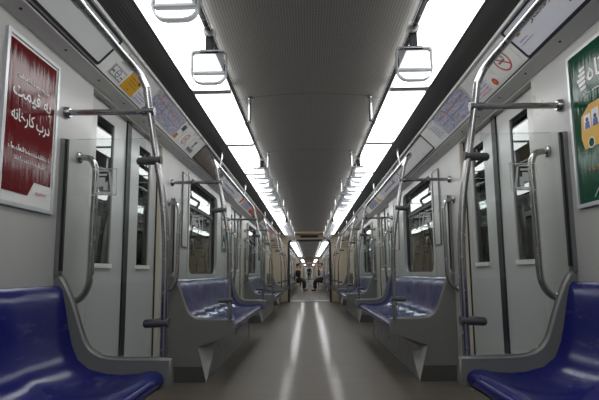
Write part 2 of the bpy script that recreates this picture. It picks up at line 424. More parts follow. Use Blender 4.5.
def window(s, yb):
    """rounded window over a bench; yb = Y of the bench's near end"""
    NW[0] += 1
    r = Vector((0,1,0)); u = Vector((0,0,1)); n = Vector((s,0,0))
    w0, w1, z0, z1 = .65, 2.13, .900, 1.880
    cy, cz = (w0+w1)/2, (z0+z1)/2
    key = 'window%d' % s
    o = bpy.data.objects.new('window_%d' % NW[0], None); COL.objects.link(o); o.location = (s*W, yb+cy, z0); tag(o, kind='structure')
    off = (s*W, cy, z0); org = Vector((s*W, cy, cz))
    def fr(bm):
        ring(bm, rrect(1.62, 1.06, .02, 5), rrect(w1-w0, z1-z0, .11, 5), org - n*.006, r, u, n, .05)
    obj('window_frame', key+'f', fr, 'wall', o, off)
    def gk(bm):
        ring(bm, rrect(w1-w0+.01, z1-z0+.01, .11, 5), rrect(w1-w0-.045, z1-z0-.035, .10, 5), org + n*.028, r, u, n, .03)
        slab(bm, [(-.62,.20),(.62,.20),(.62,.225),(-.62,.225)], org + n*.03, r, u, n, .02)
    obj('gasket', key+'g', gk, 'rubber', o, off)
    def pn(bm): slab(bm, rrect(w1-w0-.02, z1-z0-.02, .1, 5), org + n*.045, r, u, n, .006)
    obj('pane', key+'p', pn, 'darkglass', o, off)

def door(s, c):
    ND[0] += 1
    o = bpy.data.objects.new('door_%d' % ND[0], None); COL.objects.link(o); o.location = (s*1.28, c, 0); tag(o, kind='structure')
    off = (s*1.28, 0, 0); r = Vector((0,1,0)); u = Vector((0,0,1)); n = Vector((s,0,0))
    for d in (-1, 1):
        k = 'door%d%d' % (s, d)
        def lf(bm):
            X = sorted((s*1.262, s*1.295)); ys = lambda p, q: sorted((d*p, d*q))
            for p, q, z0, z1 in ((.012,.235,.01,1.945),(.495,HALF-.012,.01,1.945),(.235,.495,.01,.965),(.235,.495,1.85,1.945)):
                y_ = ys(p, q); box(bm, X[0], X[1], y_[0], y_[1], z0, z1)
        leaf = obj('door_leaf', k+'l', lf, 'door', o, off)
        def pn(bm):
            y_ = sorted((d*.232, d*.498)); X = sorted((s*1.272, s*1.280)); box(bm, X[0], X[1], y_[0], y_[1], .962, 1.853)
        obj('pane', k+'p', pn, 'darkglass', leaf, off)
        def sll(bm):
            y_ = sorted((d*.225, d*.505)); X = sorted((s*1.250, s*1.285)); box(bm, X[0], X[1], y_[0], y_[1], .940, .967)
        obj('sill', k+'i', sll, 'white', leaf, off)
        def sl(bm):
            y_ = sorted((0, d*.036)); X = sorted((s*1.250, s*1.295)); box(bm, X[0], X[1], y_[0], y_[1], .01, 1.945)
            y_ = sorted((d*(HALF-.014), d*(HALF-.001))); box(bm, min(s*1.25,s*1.295), max(s*1.25,s*1.295), y_[0], y_[1], .01, 1.945)
        obj('rubber_seal', k+'s', sl, 'rubber', leaf, off)

# ------------------------------------------------------------------ lamps
def lights(car):
    ys = []; y = 3.07 - 1.345*5
    while y < Y1-.7: ys.append(y); y += 1.345
    n = 0
    for s in (-1, 1):
        k = 0
        for y in ys:
            yc = y + .6725
            if yc-.66 < Y0: continue
            k += 1
            infr = [q for q in ys if q+1.345 > 1.2]
            idx = infr.index(y) if y in infr else None
            if car == 0:
                if idx is None: lab = 'white ceiling light panel behind the camera, %s from the rear in the %s row' % (ORD[k-1], SIDE[s]); gp = 'ceiling lights behind the camera'
                else: lab = '%s glowing white light panel from the camera in the %s ceiling row' % (ORD[idx], SIDE[s]); gp = 'ceiling light panels'
            else:
                lab = 'small glowing light panel, %s in the %s row%s' % (ORD[k-1], SIDE[s], where(car)); gp = 'ceiling light panels' + where(car)
            t = thing('ceiling_light', (s*.665, yc+CAR*car, 2.13), lab, 'ceiling light', gp)
            off = (s*.665, 0, 2.13)
            def df(bm): slab(bm, rrect(.246, 1.275, .045, 4, 0, 0), Vector((s*.642, 0, 2.080)), Vector((1,0,0)), Vector((0,1,0)), Vector((0,0,1)), .049)
            obj('diffuser', 'diff%d' % s, df, 'light', t, off)
            def fr(bm):
                slab(bm, rrect(.27, 1.343, .003, 2), Vector((s*.655, 0, 2.1292)), Vector((1,0,0)), Vector((0,1,0)), Vector((0,0,1)), .03)
                for e in (-.655, .655): box(bm, s*.642-.123, s*.642+.123, e-.0165, e+.0165, 2.078, 2.130)
            obj('frame', 'lfr%d' % s, fr, 'covetrim', t, off)

# ------------------------------------------------------------------ bench
L = 3.0
SEATP = [(1.212,.838),(1.205,.852),(1.188,.850),(1.172,.83),(1.155,.76),(1.135,.66),(1.115,.58),(1.085,.515),(1.03,.472),(.95,.452),(.88,.447),(.80,.452),
         (.755,.462),(.718,.462),(.694,.448),(.685,.428),(.688,.408),(.705,.396),(.74,.392)]
CURVE = [(1.205,.885),(1.184,.876),(1.148,.81),(1.112,.719),(1.088,.65),(1.066,.595),(1.036,.553),(.997,.528),(.95,.514),(.85,.509),(.665,.508)]
def bench(s, yb, ln, label, group, tagk):
    root = thing('bench', (s*1.0, yb+ln/2, 0), label, 'bench', group); off = (s*1.0, ln/2, 0)
    def seat(bm):
        n = int(ln/.043); rows = []
        for i in range(n+1):
            y = .035 + (ln-.07)*i/n; ph = (y-.035)/((ln-.07)/7 if ln > 2 else (ln-.07)/3); f = ph-math.floor(ph)
            dip = .020*(math.sin(math.pi*f)**.7 if 0 < f < 1 else 0)
            row = []
            for j, (x, z) in enumerate(SEATP):
                wj = {8:.6,9:1,10:1,11:.8,12:.35}.get(j, 0); wb = {3:.3,4:.8,5:1,6:.9,7:.7}.get(j, 0)
                row.append(bm.verts.new((s*(x+dip*wb*.25), y, z-dip*wj)))
            rows.append(row)
        for i in range(n):
            for j in range(len(SEATP)-1): bm.faces.new((rows[i][j], rows[i][j+1], rows[i+1][j+1], rows[i+1][j]))
        for row in (rows[0], rows[-1]):
            back = [bm.verts.new((s*1.212, row[0].co.y, .40))]
            bm.faces.new(list(row)+back)
    obj('seat_shell', 'seat'+tagk, seat, 'blue', root, off, smooth=True)
    for e in (0, 1):
        y_ = (.0,.03) if e == 0 else (ln-.03, ln)
        def pan(bm):
            prism(bm, [(1.218,.885)] + CURVE + [(.66,.395),(.965,.29),(.892,.0),(1.218,.0)], y_[0], y_[1], 0, s)
        p = obj('end_panel', 'pan%d%s' % (e, tagk), pan, 'bench', root, off)
        ye = .015 if e == 0 else ln-.015
        def tr(bm): tube(bm, [(s*x, ye, z) for x, z in smoothpath3(CURVE)] + [(s*.66, ye, .395)], .0155, 8)
        obj('edge_trim', 'trim%d%s' % (e, tagk), tr, 'satin', p, off, smooth=True)
        def kp(bm):
            ya, yc = (-.004, .0) if e == 0 else (ln, ln+.004)
            prism(bm, [(.892,.0),(.926,.13),(1.216,.13),(1.216,.0)], ya, yc, 0, s)
        obj('kick_plate', 'kick%d%s' % (e, tagk), kp, 'kick', p, off)
    def und(bm):
        prism(bm, [(.70,.392),(.74,.388),(1.2,.45),(1.2,.30),(.90,.285),(.84,.315)], .031, ln-.031, 0, s)
    obj('seat_pan', 'pan_'+tagk, und, 'bench', root, off)
    def ped(bm):
        a, b_ = .031, ln-.031; ch = .28
        P = lambda x, y, z: bm.verts.new((s*x, y, z))
        A0, A1 = P(.90,a,0), P(.90,b_,0); T0, T1 = P(.875,a+ch,.30), P(.875,b_-ch,.30)
        S0, S1 = P(.965,a,.30), P(.965,b_,.30); B0, B1 = P(1.2,a,0), P(1.2,b_,0); U0, U1 = P(1.2,a,.30), P(1.2,b_,.30)
        for f in ((A0,A1,T1,T0),(A0,S0,U0,B0),(A1,B1,U1,S1),(S0,T0,T1,S1),(S0,S1,U1,U0),(A0,B0,B1,A1),(B0,U0,U1,B1)): bm.faces.new(f)
    obj('pedestal', 'ped'+tagk, ped, 'pedestal', root, off)
    for e in (0, 1):   # pale angled gusset at each end of the pedestal
        def gs(bm):
            y0, y1 = (.0, .31) if e == 0 else (ln, ln-.31)
            q = [(.888,y0,.0),(.866,y1,.318),(.965,y0,.300)]
            a = [bm.verts.new((s*x, y, z)) for x, y, z in q]; d = [bm.verts.new((s*(x+.012), y+(.012 if e == 0 else -.012), z)) for x, y, z in q]
            bm.faces.new(a); bm.faces.new(d[::-1])
            for i in range(3): bm.faces.new((a[i], a[(i+1) % 3], d[(i+1) % 3], d[i]))
        obj('gusset', 'gus%d%s' % (e, tagk), gs, 'wall', root, off)
def smoothpath3(c, n=3):
    return [(p.x, p.z) for p in smoothpath([(x, 0, z) for x, z in c], n)]

# ------------------------------------------------------------------ grab rails
POLE = [(.82,1.82),(.80,1.70),(.778,1.58),(.755,1.45),(.732,1.33),(.716,1.22),(.704,1.08),(.70,.95),(.70,.77),(.70,.50)]
def grab_rail(s, yb, ln, label, tagk, detail=True, far=True):
    root = thing('grab_rail', (s*.70, yb, .5), label, 'grab rail', 'curved steel grab rails along the benches')
    off = (s*.70, 0, .5); R = .0185; sg = 12 if detail else 6
    def over(bm):
        a = smoothpath([(s*.90,.28,1.95),(s*.90,.12,1.948),(s*.885,.05,1.93),(s*.85,.012,1.885),(s*.82,0,1.82)], 4)
        b = [Vector((p.x, ln-p.y, p.z)) for p in a[::-1]]
        tube(bm, (a[::-1] + b[::-1]), R, sg)
    obj('overhead_rail', 'over'+tagk, over, 'steel', root, off, smooth=True)
    for e in (0, 1):
        y = 0 if e == 0 else ln
        def pl(bm): tube(bm, smoothpath([(s*x, y, z) for x, z in POLE], 3), R, sg)
        obj('pole', 'pole%d%s' % (e, tagk), pl, 'steel', root, off, smooth=True)
        def wr(bm):
            tube(bm, [(s*.80,y,1.70),(s*1.222,y,1.70)], .0150, sg)
            tube(bm, [(s*.775,y,1.70),(s*.835,y,1.70)], .0225, sg)
        wrl = obj('wall_rail', 'wrail%d%s' % (e, tagk), wr, 'steel', root, off, smooth=True)
        def wf(bm): tube(bm, [(s*1.195,y,1.70),(s*1.205,y,1.70),(s*1.2205,y,1.70)], [.022,.030,.032], sg)
        obj('flange', 'wfl%d%s' % (e, tagk), wf, 'steel', wrl, off, smooth=True)
        if detail:
            for z, px in ((1.452,.756),(.675,.70)):
                def ck(bm):
                    tube(bm, [(s*(px-.022),y,z),(s*(px+.02),y,z),(s*(px+.09),y,z-.004),(s*(px+.098),y,z-.004)], [.024,.022,.020,.012], sg)
                obj('clamp', 'clamp%d%s%.2f' % (e, tagk, z), ck, 'clamp', root, off, smooth=True)
    for q, y in enumerate((.58, ln-.58) if ln > 2 else (ln/2,)):
        def bk(bm):
            tube(bm, smoothpath([(s*.90,y,1.955),(s*.897,y,2.0),(s*.885,y,2.06),(s*.885,y,2.132)], 3), .010, 8)
            tube(bm, [(s*.90,y-.03,1.95),(s*.90,y+.03,1.95)], .0215, sg)
        obj('bracket', 'brk%d' % q+tagk, bk, 'steel', root, off, smooth=True)

def handle(s, y, label, det=12):
    root = thing('door_grab_handle', (s*W, y, .76), label, 'grab handle', 'curved grab handles beside the doors'); off = (s*W, 0, .76)
    def br(bm): tube(bm, smoothpath([(s*1.222,0,1.51),(s*1.18,0,1.51),(s*1.148,0,1.495),(s*1.13,0,1.455),(s*1.126,0,1.40),(s*1.130,0,1.1),(s*1.132,0,.90),(s*1.145,0,.83),(s*1.175,0,.785),(s*1.222,0,.762)], 4), .0165, det)
    obj('bar', 'hbar%d_%d' % (s, det), br, 'steel', root, off, smooth=True)
    for i, z in enumerate((1.51,.762)):
        def fl(bm): tube(bm, [(s*1.203,0,z),(s*1.210,0,z),(s*1.2205,0,z)], [.022,.030,.031], det)
        obj('flange', 'hfl%d%d_%d' % (s, i, det), fl, 'steel', root, off, smooth=True)

def glass(s, y, inward, label):
    """clear wind screen standing on a bench end; inward = +1 when the bench lies beyond it"""
    root = thing('glass_partition', (s*.97, y, .52), label, 'glass screen', 'glass screens at the bench ends'); off = (s*.97, 0, .52)
    k = '%d%d' % (s, inward)
    yy = .014*inward
    def gl(bm):
        out = [(1.205,1.56),(.815,1.56),(.80,1.45),(.775,1.33),(.757,1.2),(.745,1.0),(.742,.53)] + \
              [(.85,.526),(.95,.531),(.997,.545),(1.04,.572),(1.085,.622),(1.13,.735),(1.165,.815),(1.195,.90),(1.205,.90)]
        prism(bm, out, yy-.004, yy+.004, 0, s)
    obj('glass_sheet', 'gl'+k, gl, 'glass', root, off)
    def ch(bm): prism(bm, [(1.198,.895),(1.2195,.895),(1.2195,1.56),(1.198,1.56)], yy-.02, yy+.02, 0, s)
    obj('edge_channel', 'ch'+k, ch, 'darksteel', root, off)
    def rb(bm): prism(bm, [(1.190,.92),(1.198,.92),(1.198,1.56),(1.190,1.56)], yy-.009, yy+.009, 0, s)
    obj('gasket', 'rb'+k, rb, 'rubber', root, off)
    def et(bm):
        o = Vector((s*1.004, yy-.0052, 1.345)); r = Vector((1,0,0)); u = Vector((0,0,1)); n = Vector((0,-1,0))
        q = 1   # reads the same way round on both sides, as printed
        f = lambda pts: [(-s*x*.001, z*.001) for x, z in pts]
        ring(bm, [(-62,66),(62,66),(62,-66),(-62,-66)] and f([(-62,66),(62,66),(62,-66),(-62,-66)]), f([(-58,62),(58,62),(58,-62),(-58,-62)]), o, r, u, n, .0008)
        # emblem: a top bar, a leaning frame and a stepped block
        slab(bm, f([(-32,58),(20,58),(20,51),(-32,51)]), o, r, u, n, .0008)
        slab(bm, f([(-46,-56),(-30,45),(-24,45),(-38,-56)]), o, r, u, n, .0008)
        slab(bm, f([(20,50),(28,50),(46,-56),(34,-56)]), o, r, u, n, .0008)
        slab(bm, f([(-24,40),(12,40),(12,30),(-25,30)]), o, r, u, n, .0008)
        slab(bm, f([(-24,22),(4,22),(4,0),(18,0),(18,-40),(-2,-40),(-2,-22),(-28,-22)]), o, r, u, n, .0008)
        slab(bm, f([(-36,-50),(34,-50),(36,-58),(-38,-58)]), o, r, u, n, .0008)
    e = obj('etched_emblem', 'et'+k, et, 'frost', root, off); e['label'] = 'frosted square emblem etched in the glass'

# ------------------------------------------------------------------ ceiling rail and hand straps
def ceiling_rail(s, car):
    a, b = Y0+CAR*car+.1, Y1+CAR*car-.7
    root = thing('ceiling_handrail', (s*.447, a, 1.96), 'long straight steel handrail under the ceiling on the %s%s' % (SIDE[s], where(car)), 'handrail', 'straight ceiling handrails')
    off = (s*.447, a, 1.96)
    def rl(bm): tube(bm, [(s*.447, a, 1.96), (s*.447, b, 1.96)], .0155, 12)
    obj('rail', None, rl, 'steel', root, off, smooth=True)
    y = C0+.09+CAR*car - 1.6*4; i = 0
    while y < b:
        if y > a:
            def ps(bm):
                tube(bm, [(s*.43,0,1.965),(s*.43,0,2.152)], .011, 8); tube(bm, [(s*.43,0,2.138),(s*.43,0,2.152)], .024, 10)
                tube(bm, [(s*.447,-.03,1.96),(s*.447,.03,1.96)], .0195, 12)
            obj('post', 'cpost%d' % s, ps, 'steel', root, (s*.447, 0, 1.96), smooth=True).location = (0, y-a, 0)
        y += 1.6
    return root
def hand_strap(s, y, label, car=0):
    root = thing('hand_strap', (s*.447, y, 1.96), label, 'hand strap', 'hand straps on the ceiling rails'); off = (s*.447, 0, 1.96)
    c = s*.447
    def cl(bm): tube(bm, [(c,-.022,1.96),(c,.022,1.96)], .026, 12)
    obj('clip', 'sclip%d' % s, cl, 'white', root, off, smooth=True)
    def st(bm):
        box(bm, c-.017, c+.017, -.008, .008, 1.868, 1.938)
        box(bm, c-.040, c+.040, -.011, .011, 1.862, 1.876)
    obj('strap', 'sstr%d' % s, st, 'strap', root, off, bevel=.003)
    def hd(bm):
        o = Vector((c,-.014,1.795)); r, u, n = Vector((1,0,0)), Vector((0,0,1)), Vector((0,1,0))
        def out(w_, h_, rb):   # squarish top, rounded bottom
            rt_ = .014
            p = [(w_/2-rt_+rt_*math.cos(a), h_/2-rt_+rt_*math.sin(a)) for a in (0,.5,1.05,1.57)]
            p += [(-x, z) for x, z in p[::-1]]
            q = [(-w_/2+rb-rb*math.cos(a), -h_/2+rb-rb*math.sin(a)) for a in (0,.3,.6,.9,1.2,1.57)]
            p += q + [(-x, z) for x, z in q[::-1]]; return p
        ring(bm, out(.156,.150,.050), out(.145,.139,.046), o, r, u, n, .028)
        slab(bm, [(-.069,-.022),(.069,-.022),(.069,-.030),(-.069,-.030)], o, r, u, n, .028)
    h = obj('handle', 'shd%d' % s, hd, 'acrylicframe', root, off); h['label'] = 'clear plastic handle'
    def ad(bm): box(bm, c-.064, c+.064, -.006, .006, 1.772, 1.860)
    obj('advert_plate', 'sad%d' % s, ad, 'acrylic', h, off)

# ------------------------------------------------------------------ wall posters
def wall_frame(s, y0, y1, z0, z1, name, label, cat, group, card):
    root = thing(name, (s*W, (y0+y1)/2, z0), label, cat, group); off = (s*W, (y0+y1)/2, z0)
    r = Vector((0,-s,0)); u = Vector((0,0,1)); n = Vector((-s,0,0)); o = Vector((s*W, (y0+y1)/2, (z0+z1)/2)); w_, h_ = y1-y0, z1-z0
    def fr(bm): ring(bm, rrect(w_, h_, .004, 1), rrect(w_-(.016 if name == 'notice_board' else .034), h_-(.016 if name == 'notice_board' else .034), .003, 1), o, r, u, n, .014)
    obj('frame', None, fr, 'satin' if name == 'notice_board' else 'frame', root, off)
    def cdm(bm): slab(bm, rrect(w_-.014, h_-.014, .003, 1), o, r, u, n, .007)
    obj('card', None, cdm, card, root, off)
    return root, off, o + n*.007, r, u, n
def cove_plate(s, y0, y1, v0, v1, name, label, cat, m_, group=None, frame=False, t=.003):
    n = Vector((-s*.7071,0,-.7071)); u = Vector((-s*.7071,0,.7071)); r = Vector((0,-s,0))
    c = coord_cove(s, (y0+y1)/2, (v0+v1)/2); h = (v1-v0)*.198; w_ = y1-y0
    def pb(bm): slab(bm, rrect(w_, h, min(.006, h/5), 2), c, r, u, n, t)
    if frame:
        root = thing(name, c, label, cat, group)
        def fb(bm): ring(bm, rrect(w_+.024, h+.024, .018, 4), rrect(w_-.004, h-.004, .012, 4), c, r, u, n, t+.003)
        obj('surround', None, fb, 'rubber' if frame == 'black' else 'frame', root, c); obj('panel', None, pb, m_, root, c)
    else:
        root = thing(name, c, label, cat, group); obj('print', None, pb, m_, root, c)
    return root, c, c + n*(t), r, u, n, w_, h
def bars(root, c, o, r, u, n, rects, m_, name='print_mark', t=.0012):
    # each row of marks is one object
    rows = {}
    for q in rects: rows.setdefault(round(q[2], 4), []).append(q)
    if len(rows) > 1 and len(rects) > 6:
        for q in rows.values(): bars(root, c, o, r, u, n, q, m_, name, t)
        return
    def bb(bm):
        for x0, x1, z0, z1 in rects: slab(bm, [(x0,z0),(x1,z0),(x1,z1),(x0,z1)], o, r, u, n, t)
    return obj(name, None, bb, m_, root, c)
def disc(root, c, o, r, u, n, cx, cy, R0, R1, m_, name='print_mark', seg=24):
    def dd(bm):
        A = [(cx+R0*math.cos(2*math.pi*i/seg), cy+R0*math.sin(2*math.pi*i/seg)) for i in range(seg)]
        if R1: ring(bm, A, [(cx+R1*math.cos(2*math.pi*i/seg), cy+R1*math.sin(2*math.pi*i/seg)) for i in range(seg)], o, r, u, n, .0012)
        else: slab(bm, A, o, r, u, n, .0012)
    return obj(name, None, dd, m_, root, c)

# ------------------------------------------------------------------ people
def skin_mesh(name, chains, m_, parent, root_i=0, sub=1):
    """chains: list of lists of (x,y,z,r); shared points merge, so limbs grow from one continuous body"""
    vs, rad, idx, es = [], [], {}, []
    for ch in chains:
        pv = None
        for x, y, z, r in ch:
            k = (round(x,3), round(y,3), round(z,3))
            if k not in idx: idx[k] = len(vs); vs.append((x,y,z)); rad.append(r)
            if pv is not None and pv != idx[k]: es.append((pv, idx[k]))
            pv = idx[k]
    me = bpy.data.meshes.new(name); me.from_pydata(vs, es, []); 
    o = bpy.data.objects.new(name, me); COL.objects.link(o)
    md = o.modifiers.new('skin', 'SKIN'); md.use_smooth_shade = True
    if not me.skin_vertices: me.skin_vertices.new()
    for i, r in enumerate(rad): me.skin_vertices[0].data[i].radius = (r, r)
    me.skin_vertices[0].data[root_i].use_root = True
    sb = o.modifiers.new('sub', 'SUBSURF'); sb.levels = sb.render_levels = sub
    bpy.context.view_layer.update()
    dm = bpy.data.meshes.new_from_object(o.evaluated_get(bpy.context.evaluated_depsgraph_get()))
    bpy.data.objects.remove(o)
    dm.name = name; dm.materials.clear(); dm.materials.append(M[m_])
    for p in dm.polygons: p.use_smooth = True; p.material_index = 0
    ob = bpy.data.objects.new(name, dm); COL.objects.link(ob)
    if parent: ob.parent = parent
    return ob
def person(loc, rot, label, top, bottom, stand=False, lean=.0, look=0.0, knee=0.0):
    """local frame: faces +X, seat at the origin column"""
    root = thing('person', loc, label, 'person', None); root.rotation_euler = (0,0,rot)
    hz = .90 if stand else .55    # pelvis height
    lx = lean
    sh = hz+.50; nk = hz+.57; hd = hz+.70
    P = (0,0,hz); 
    torso = [(0,0,hz,.14),(lx*.3,0,hz+.15,.135),(lx*.6,0,hz+.33,.15),(lx*.9,0,sh-.03,.12),(lx,0,nk,.055),(lx+.02,0,hd-.03,.07),(lx+.025,0,hd+.03,.095),(lx+.02,0,hd+.10,.085)]
    ch = [torso]
    def leg(d):
        if stand: return [(0,0,hz,.14),(0,d*.10,hz-.06,.10),(.01,d*.10,.48,.062),(0,d*.10,.09,.04),(.12,d*.11,.04,.035)]
        k = .44+.03*knee*d
        return [(0,0,hz,.14),(.10,d*.10,hz-.01,.10),(k,d*(.12+.03*knee),hz-.04,.066),(k+.02,d*.13,.25,.052),(k,d*.13,.09,.04),(k+.13,d*.14,.045,.035)]
    def arm(d):
        s0 = (lx*.9,0,sh-.03,.12)
        a = [s0,(lx*.9,d*.18,sh-.05,.062),(lx*.6+.03,d*.23,sh-.30,.045)]
        if stand: return a+[(.10,d*.24,hz-.0,.034),(.13,d*.24,hz-.08,.03)]
        return a+[(.27,d*.12,hz+.13,.033),(.34,d*.07,hz+.13,.03)]
    for d in (-1,1): ch += [leg(d), arm(d)]
    body = skin_mesh('body', ch, 'skin', root)
    # fingers and face
    def fing(bm):
        for d in (-1,1):
            hx, hy, h_z = (.13,d*.24,hz-.09) if stand else (.35,d*.06,hz+.13)
            for k in range(4):
                yy = hy+(k-1.5)*.019
                pts = [(hx,yy,h_z),(hx+.04,yy,h_z-.005),(hx+.062,yy,h_z-.03)] if not stand else [(hx-.03+k*.018,hy,h_z),(hx-.03+k*.018,hy,h_z-.05),(hx-.02+k*.018,hy-d*.01,h_z-.075)]
                tube(bm, pts, [.009,.008,.006], 6)
            tube(bm, [(hx-.01,hy-d*.03,h_z),(hx+.02,hy-d*.05,h_z),(hx+.045,hy-d*.045,h_z-.01)], [.011,.009,.007], 6)
        tube(bm, [(lx+.105,0,hd+.04),(lx+.135,0,hd+.005),(lx+.11,0,hd-.005)], [.010,.017,.012], 6)
        for d in (-1,1): tube(bm, [(lx+.0,d*.088,hd+.035),(lx-.008,d*.102,hd+.03),(lx,d*.090,hd-.01)], [.014,.018,.01], 6)
    obj('hands_and_face', None, fing, 'skin', root, smooth=True)
    def eyes(bm):
        for d in (-1,1): tube(bm, [(lx+.112,d*.022,hd+.045),(lx+.112,d*.044,hd+.045)], .007, 6)
        tube(bm, [(lx+.108,-.022,hd-.035),(lx+.113,0,hd-.037),(lx+.108,.022,hd-.035)], .005, 6)
    obj('eyes_and_mouth', None, eyes, 'hair', root)
    skin_mesh('hair', [[(lx-.035,0,hd+.0,.08),(lx-.02,0,hd+.06,.10),(lx+.0,0,hd+.115,.090),(lx+.05,0,hd+.125,.05)]], 'hair', root)
    jk = [[(0,0,hz-.02,.155),(lx*.3,0,hz+.15,.15),(lx*.6,0,hz+.33,.163),(lx*.9,0,sh-.03,.132),(lx,0,nk-.02,.066)]]
    for d in (-1,1):
        a = arm(d); jk.append([(lx*.9,0,sh-.03,.132)] + [(x,y,z,r+.013) for x,y,z,r in a[1:4]])
    skin_mesh('jacket', jk, top, root)
    tr = []
    for d in (-1,1): tr.append([(0,0,hz,.152)] + [(x,y,z,r+.014) for x,y,z,r in leg(d)[1:-1]])
    skin_mesh('trousers', tr, bottom, root)
    for d in (-1,1):
        fx, fy = leg(d)[-2][0], leg(d)[-1][1]
        skin_mesh('shoe', [[(fx-.04,fy,.05,.045),(fx+.05,fy,.045,.046),(fx+.16,fy,.035,.034)]], 'shoe', root)

# ================================================================== build
for car in (0, 1, 2, 3):
    car_shell(car); lights(car)

struct('wall_last_carriage', lambda bm: box(bm, -1.3, 1.3, Y1+3*CAR+.1, Y1+3*CAR+.2, 0, 2.3), 'covetrim')
for s in (-1, 1):
    S = SIDE[s]
    # benches, rails, screens of this carriage
    for i in range(3):
        yb = C0 + PITCHY*(i-1) + RAILOFF
        bench(s, yb, L, 'blue plastic bench with grey ends on the %s, %s' % (S, SEC[i]), 'blue benches along the walls', 'A%d' % s)
        grab_rail(s, yb, L, 'curved steel pole and overhead rail above the %s bench %s' % (S, SEC[i]), 'A%d' % s)
        if i > 0: glass(s, yb, 1, 'clear glass screen with etched emblem at near end of %s bench %s' % (S, SEC[i]))
        glass(s, yb+L, -1, 'clear glass screen with etched emblem at far end of %s bench %s' % (S, SEC[i]))
    yb = C0 + PITCHY*2 + RAILOFF
    bench(s, yb, 1.3, 'short blue bench against the beige end wall on the %s' % S, 'blue benches along the walls', 'B%d' % s)
    grab_rail(s, yb, 1.28, 'curved steel pole and rail above the short %s bench at end wall' % S, 'B%d' % s)
    for i, c in enumerate(centres(0)[1:]):
        handle(s, c-.79, 'curved steel grab handle on near side of the %s doorway %s' % (S, BAYN[i+1]))
        handle(s, c+.86, 'curved steel grab handle on far side of the %s doorway %s' % (S, BAYN[i+1]))
    for car in (0, 1): ceiling_rail(s, car)
    # carriages beyond the gangway
    for car in (1, 2):
        for i in range(3):
            yb = C0 + PITCHY*(i-1) + RAILOFF + CAR*car
            bench(s, yb, L, '%s small blue bench on the %s%s' % (ORD[i], S, where(car)), 'blue benches beyond the gangway', 'A%d' % s)
            if car == 1: grab_rail(s, yb, L, '%s distant steel pole and rail on the %s%s' % (ORD[i], S, where(car)), 'C%d' % s, detail=False)
    # hand straps
    ys = ([2.04] if s > 0 else [1.50, 2.04]); n = 0
    for b_ in range(2):
        c = C0 + PITCHY*b_
        ys += [c+1.16+.52*k for k in range(6)]
    ys += [C0+PITCHY*2+1.2]
    for k, y in enumerate(ys):
        hand_strap(s, y, '%s clear plastic hand strap from the camera on the %s ceiling rail' % (ORD[k], S))

# posters by the windows -------------------------------------------------
yb0 = C0 - PITCHY + RAILOFF
root, off, o, r, u, n = wall_frame(-1, 1.825, 2.238, 1.178, 1.895, 'framed_poster', 'glossy crimson poster with white Persian writing in a metal frame at far left', 'poster', 'framed posters', 'whiteink')
obj('print', None, lambda bm: slab(bm, [(-.177,.328),(.177,.328),(.177,-.235),(.045,-.235),(.0,-.300),(-.177,-.300)], o, r, u, n, .002), 'redposter', root, off)
o2 = o + n*.002
lettering(root, shape('به قیمت'), o2 + r*-.148 + u*.085, r, u, n, .29, 'whiteink', off, height=.075)
lettering(root, shape('درب کارخانه'), o2 + r*-.148 + u*-.02, r, u, n, .29, 'whiteink', off, height=.07)
random.seed(3)
def squig(x0, x1, z, h):
    out = []; x = x0
    while x < x1:
        w_ = random.uniform(.006,.016); hh = h*random.uniform(.3,1); out.append((x, min(x+w_, x1), z, z+hh*.45)); out.append((x, x+.003, z, z+hh)); x += w_+random.uniform(.001,.006)
    return out
bars(root, off, o2, r, u, n, squig(-.12,.13,.180,.022), 'whiteink', 'small_lettering')
bars(root, off, o2, r, u, n, squig(-.155,.155,-.125,.026) + squig(-.11,.13,-.165,.024), 'whiteink', 'small_lettering')
lettering(root, '۰۲۱-۴۷۸۲', o + n*.001 + r*.055 + u*-.292, r, u, n, .09, 'red', off, height=.018)

root, off, o, r, u, n = wall_frame(1, 1.825, 2.238, 1.178, 1.895, 'framed_poster', 'glossy green poster with yellow bus drawing in a metal frame at far right', 'poster', 'framed posters', 'greenposter')
lettering(root, shape('گاه'), o + r*-.055 + u*.185, r, u, n, .15, 'whiteink', off, height=.095)
def fan(bm):
    for k in range(5):
        z = .16+.022*k; slab(bm, [(-.130+.01*abs(k-2),z),(-.075,z+.004),(-.068,z+.014),(-.075,z+.020),(-.135+.01*abs(k-2),z+.016)], o, r, u, n, .0012)
obj('leaf_motif', None, fan, 'whiteink', root, off)
bars(root, off, o, r, u, n, squig(-.11,.12,.135,.014), 'whiteink', 'small_lettering')
obj('bus_drawing', None, lambda bm: slab(bm, [(-.115,-.105),(-.135,-.05),(-.125,.045),(-.06,.085),(.17,.085),(.17,-.105)], o, r, u, n, .0012), 'yellow', root, off)
o2 = o + n*.0012
bars(root, off, o2, r, u, n, [(-.105,-.055,-.02,.045),(-.045,.005,-.015,.055),(.015,.075,-.015,.055)], 'lavender', 'bus_window')
o3 = o + n*.0024
for cx in (-.08,-.02,.045):
    def ppl(bm): slab(bm, [(cx-.018,-.018),(cx+.018,-.018),(cx+.014,.012),(cx-.014,.012)], o3, r, u, n, .0012)
    obj('drawn_figure', None, ppl, 'blueink', root, off)
for cx in (-.08,-.02,.045): disc(root, off, o3, r, u, n, cx, .022, .010, 0, 'ink', 'drawn_head', 12)
disc(root, off, o2, r, u, n, -.06, -.085, .020, 0, 'greenposter', 'drawn_wheel'); disc(root, off, o2, r, u, n, -.06, -.085, .024, .019, 'whiteink', 'drawn_wheel')
bars(root, off, o, r, u, n, squig(-.10,.12,-.205,.014), 'orange', 'small_lettering')
tb = lambda bm: tube(bm, smoothpath([o+r*x+u*z for x, z in ((-.07,-.322),(-.03,-.285),(.05,-.262),(.15,-.26))], 4), .003, 6)
obj('white_curve', None, tb, 'whiteink', root, off)

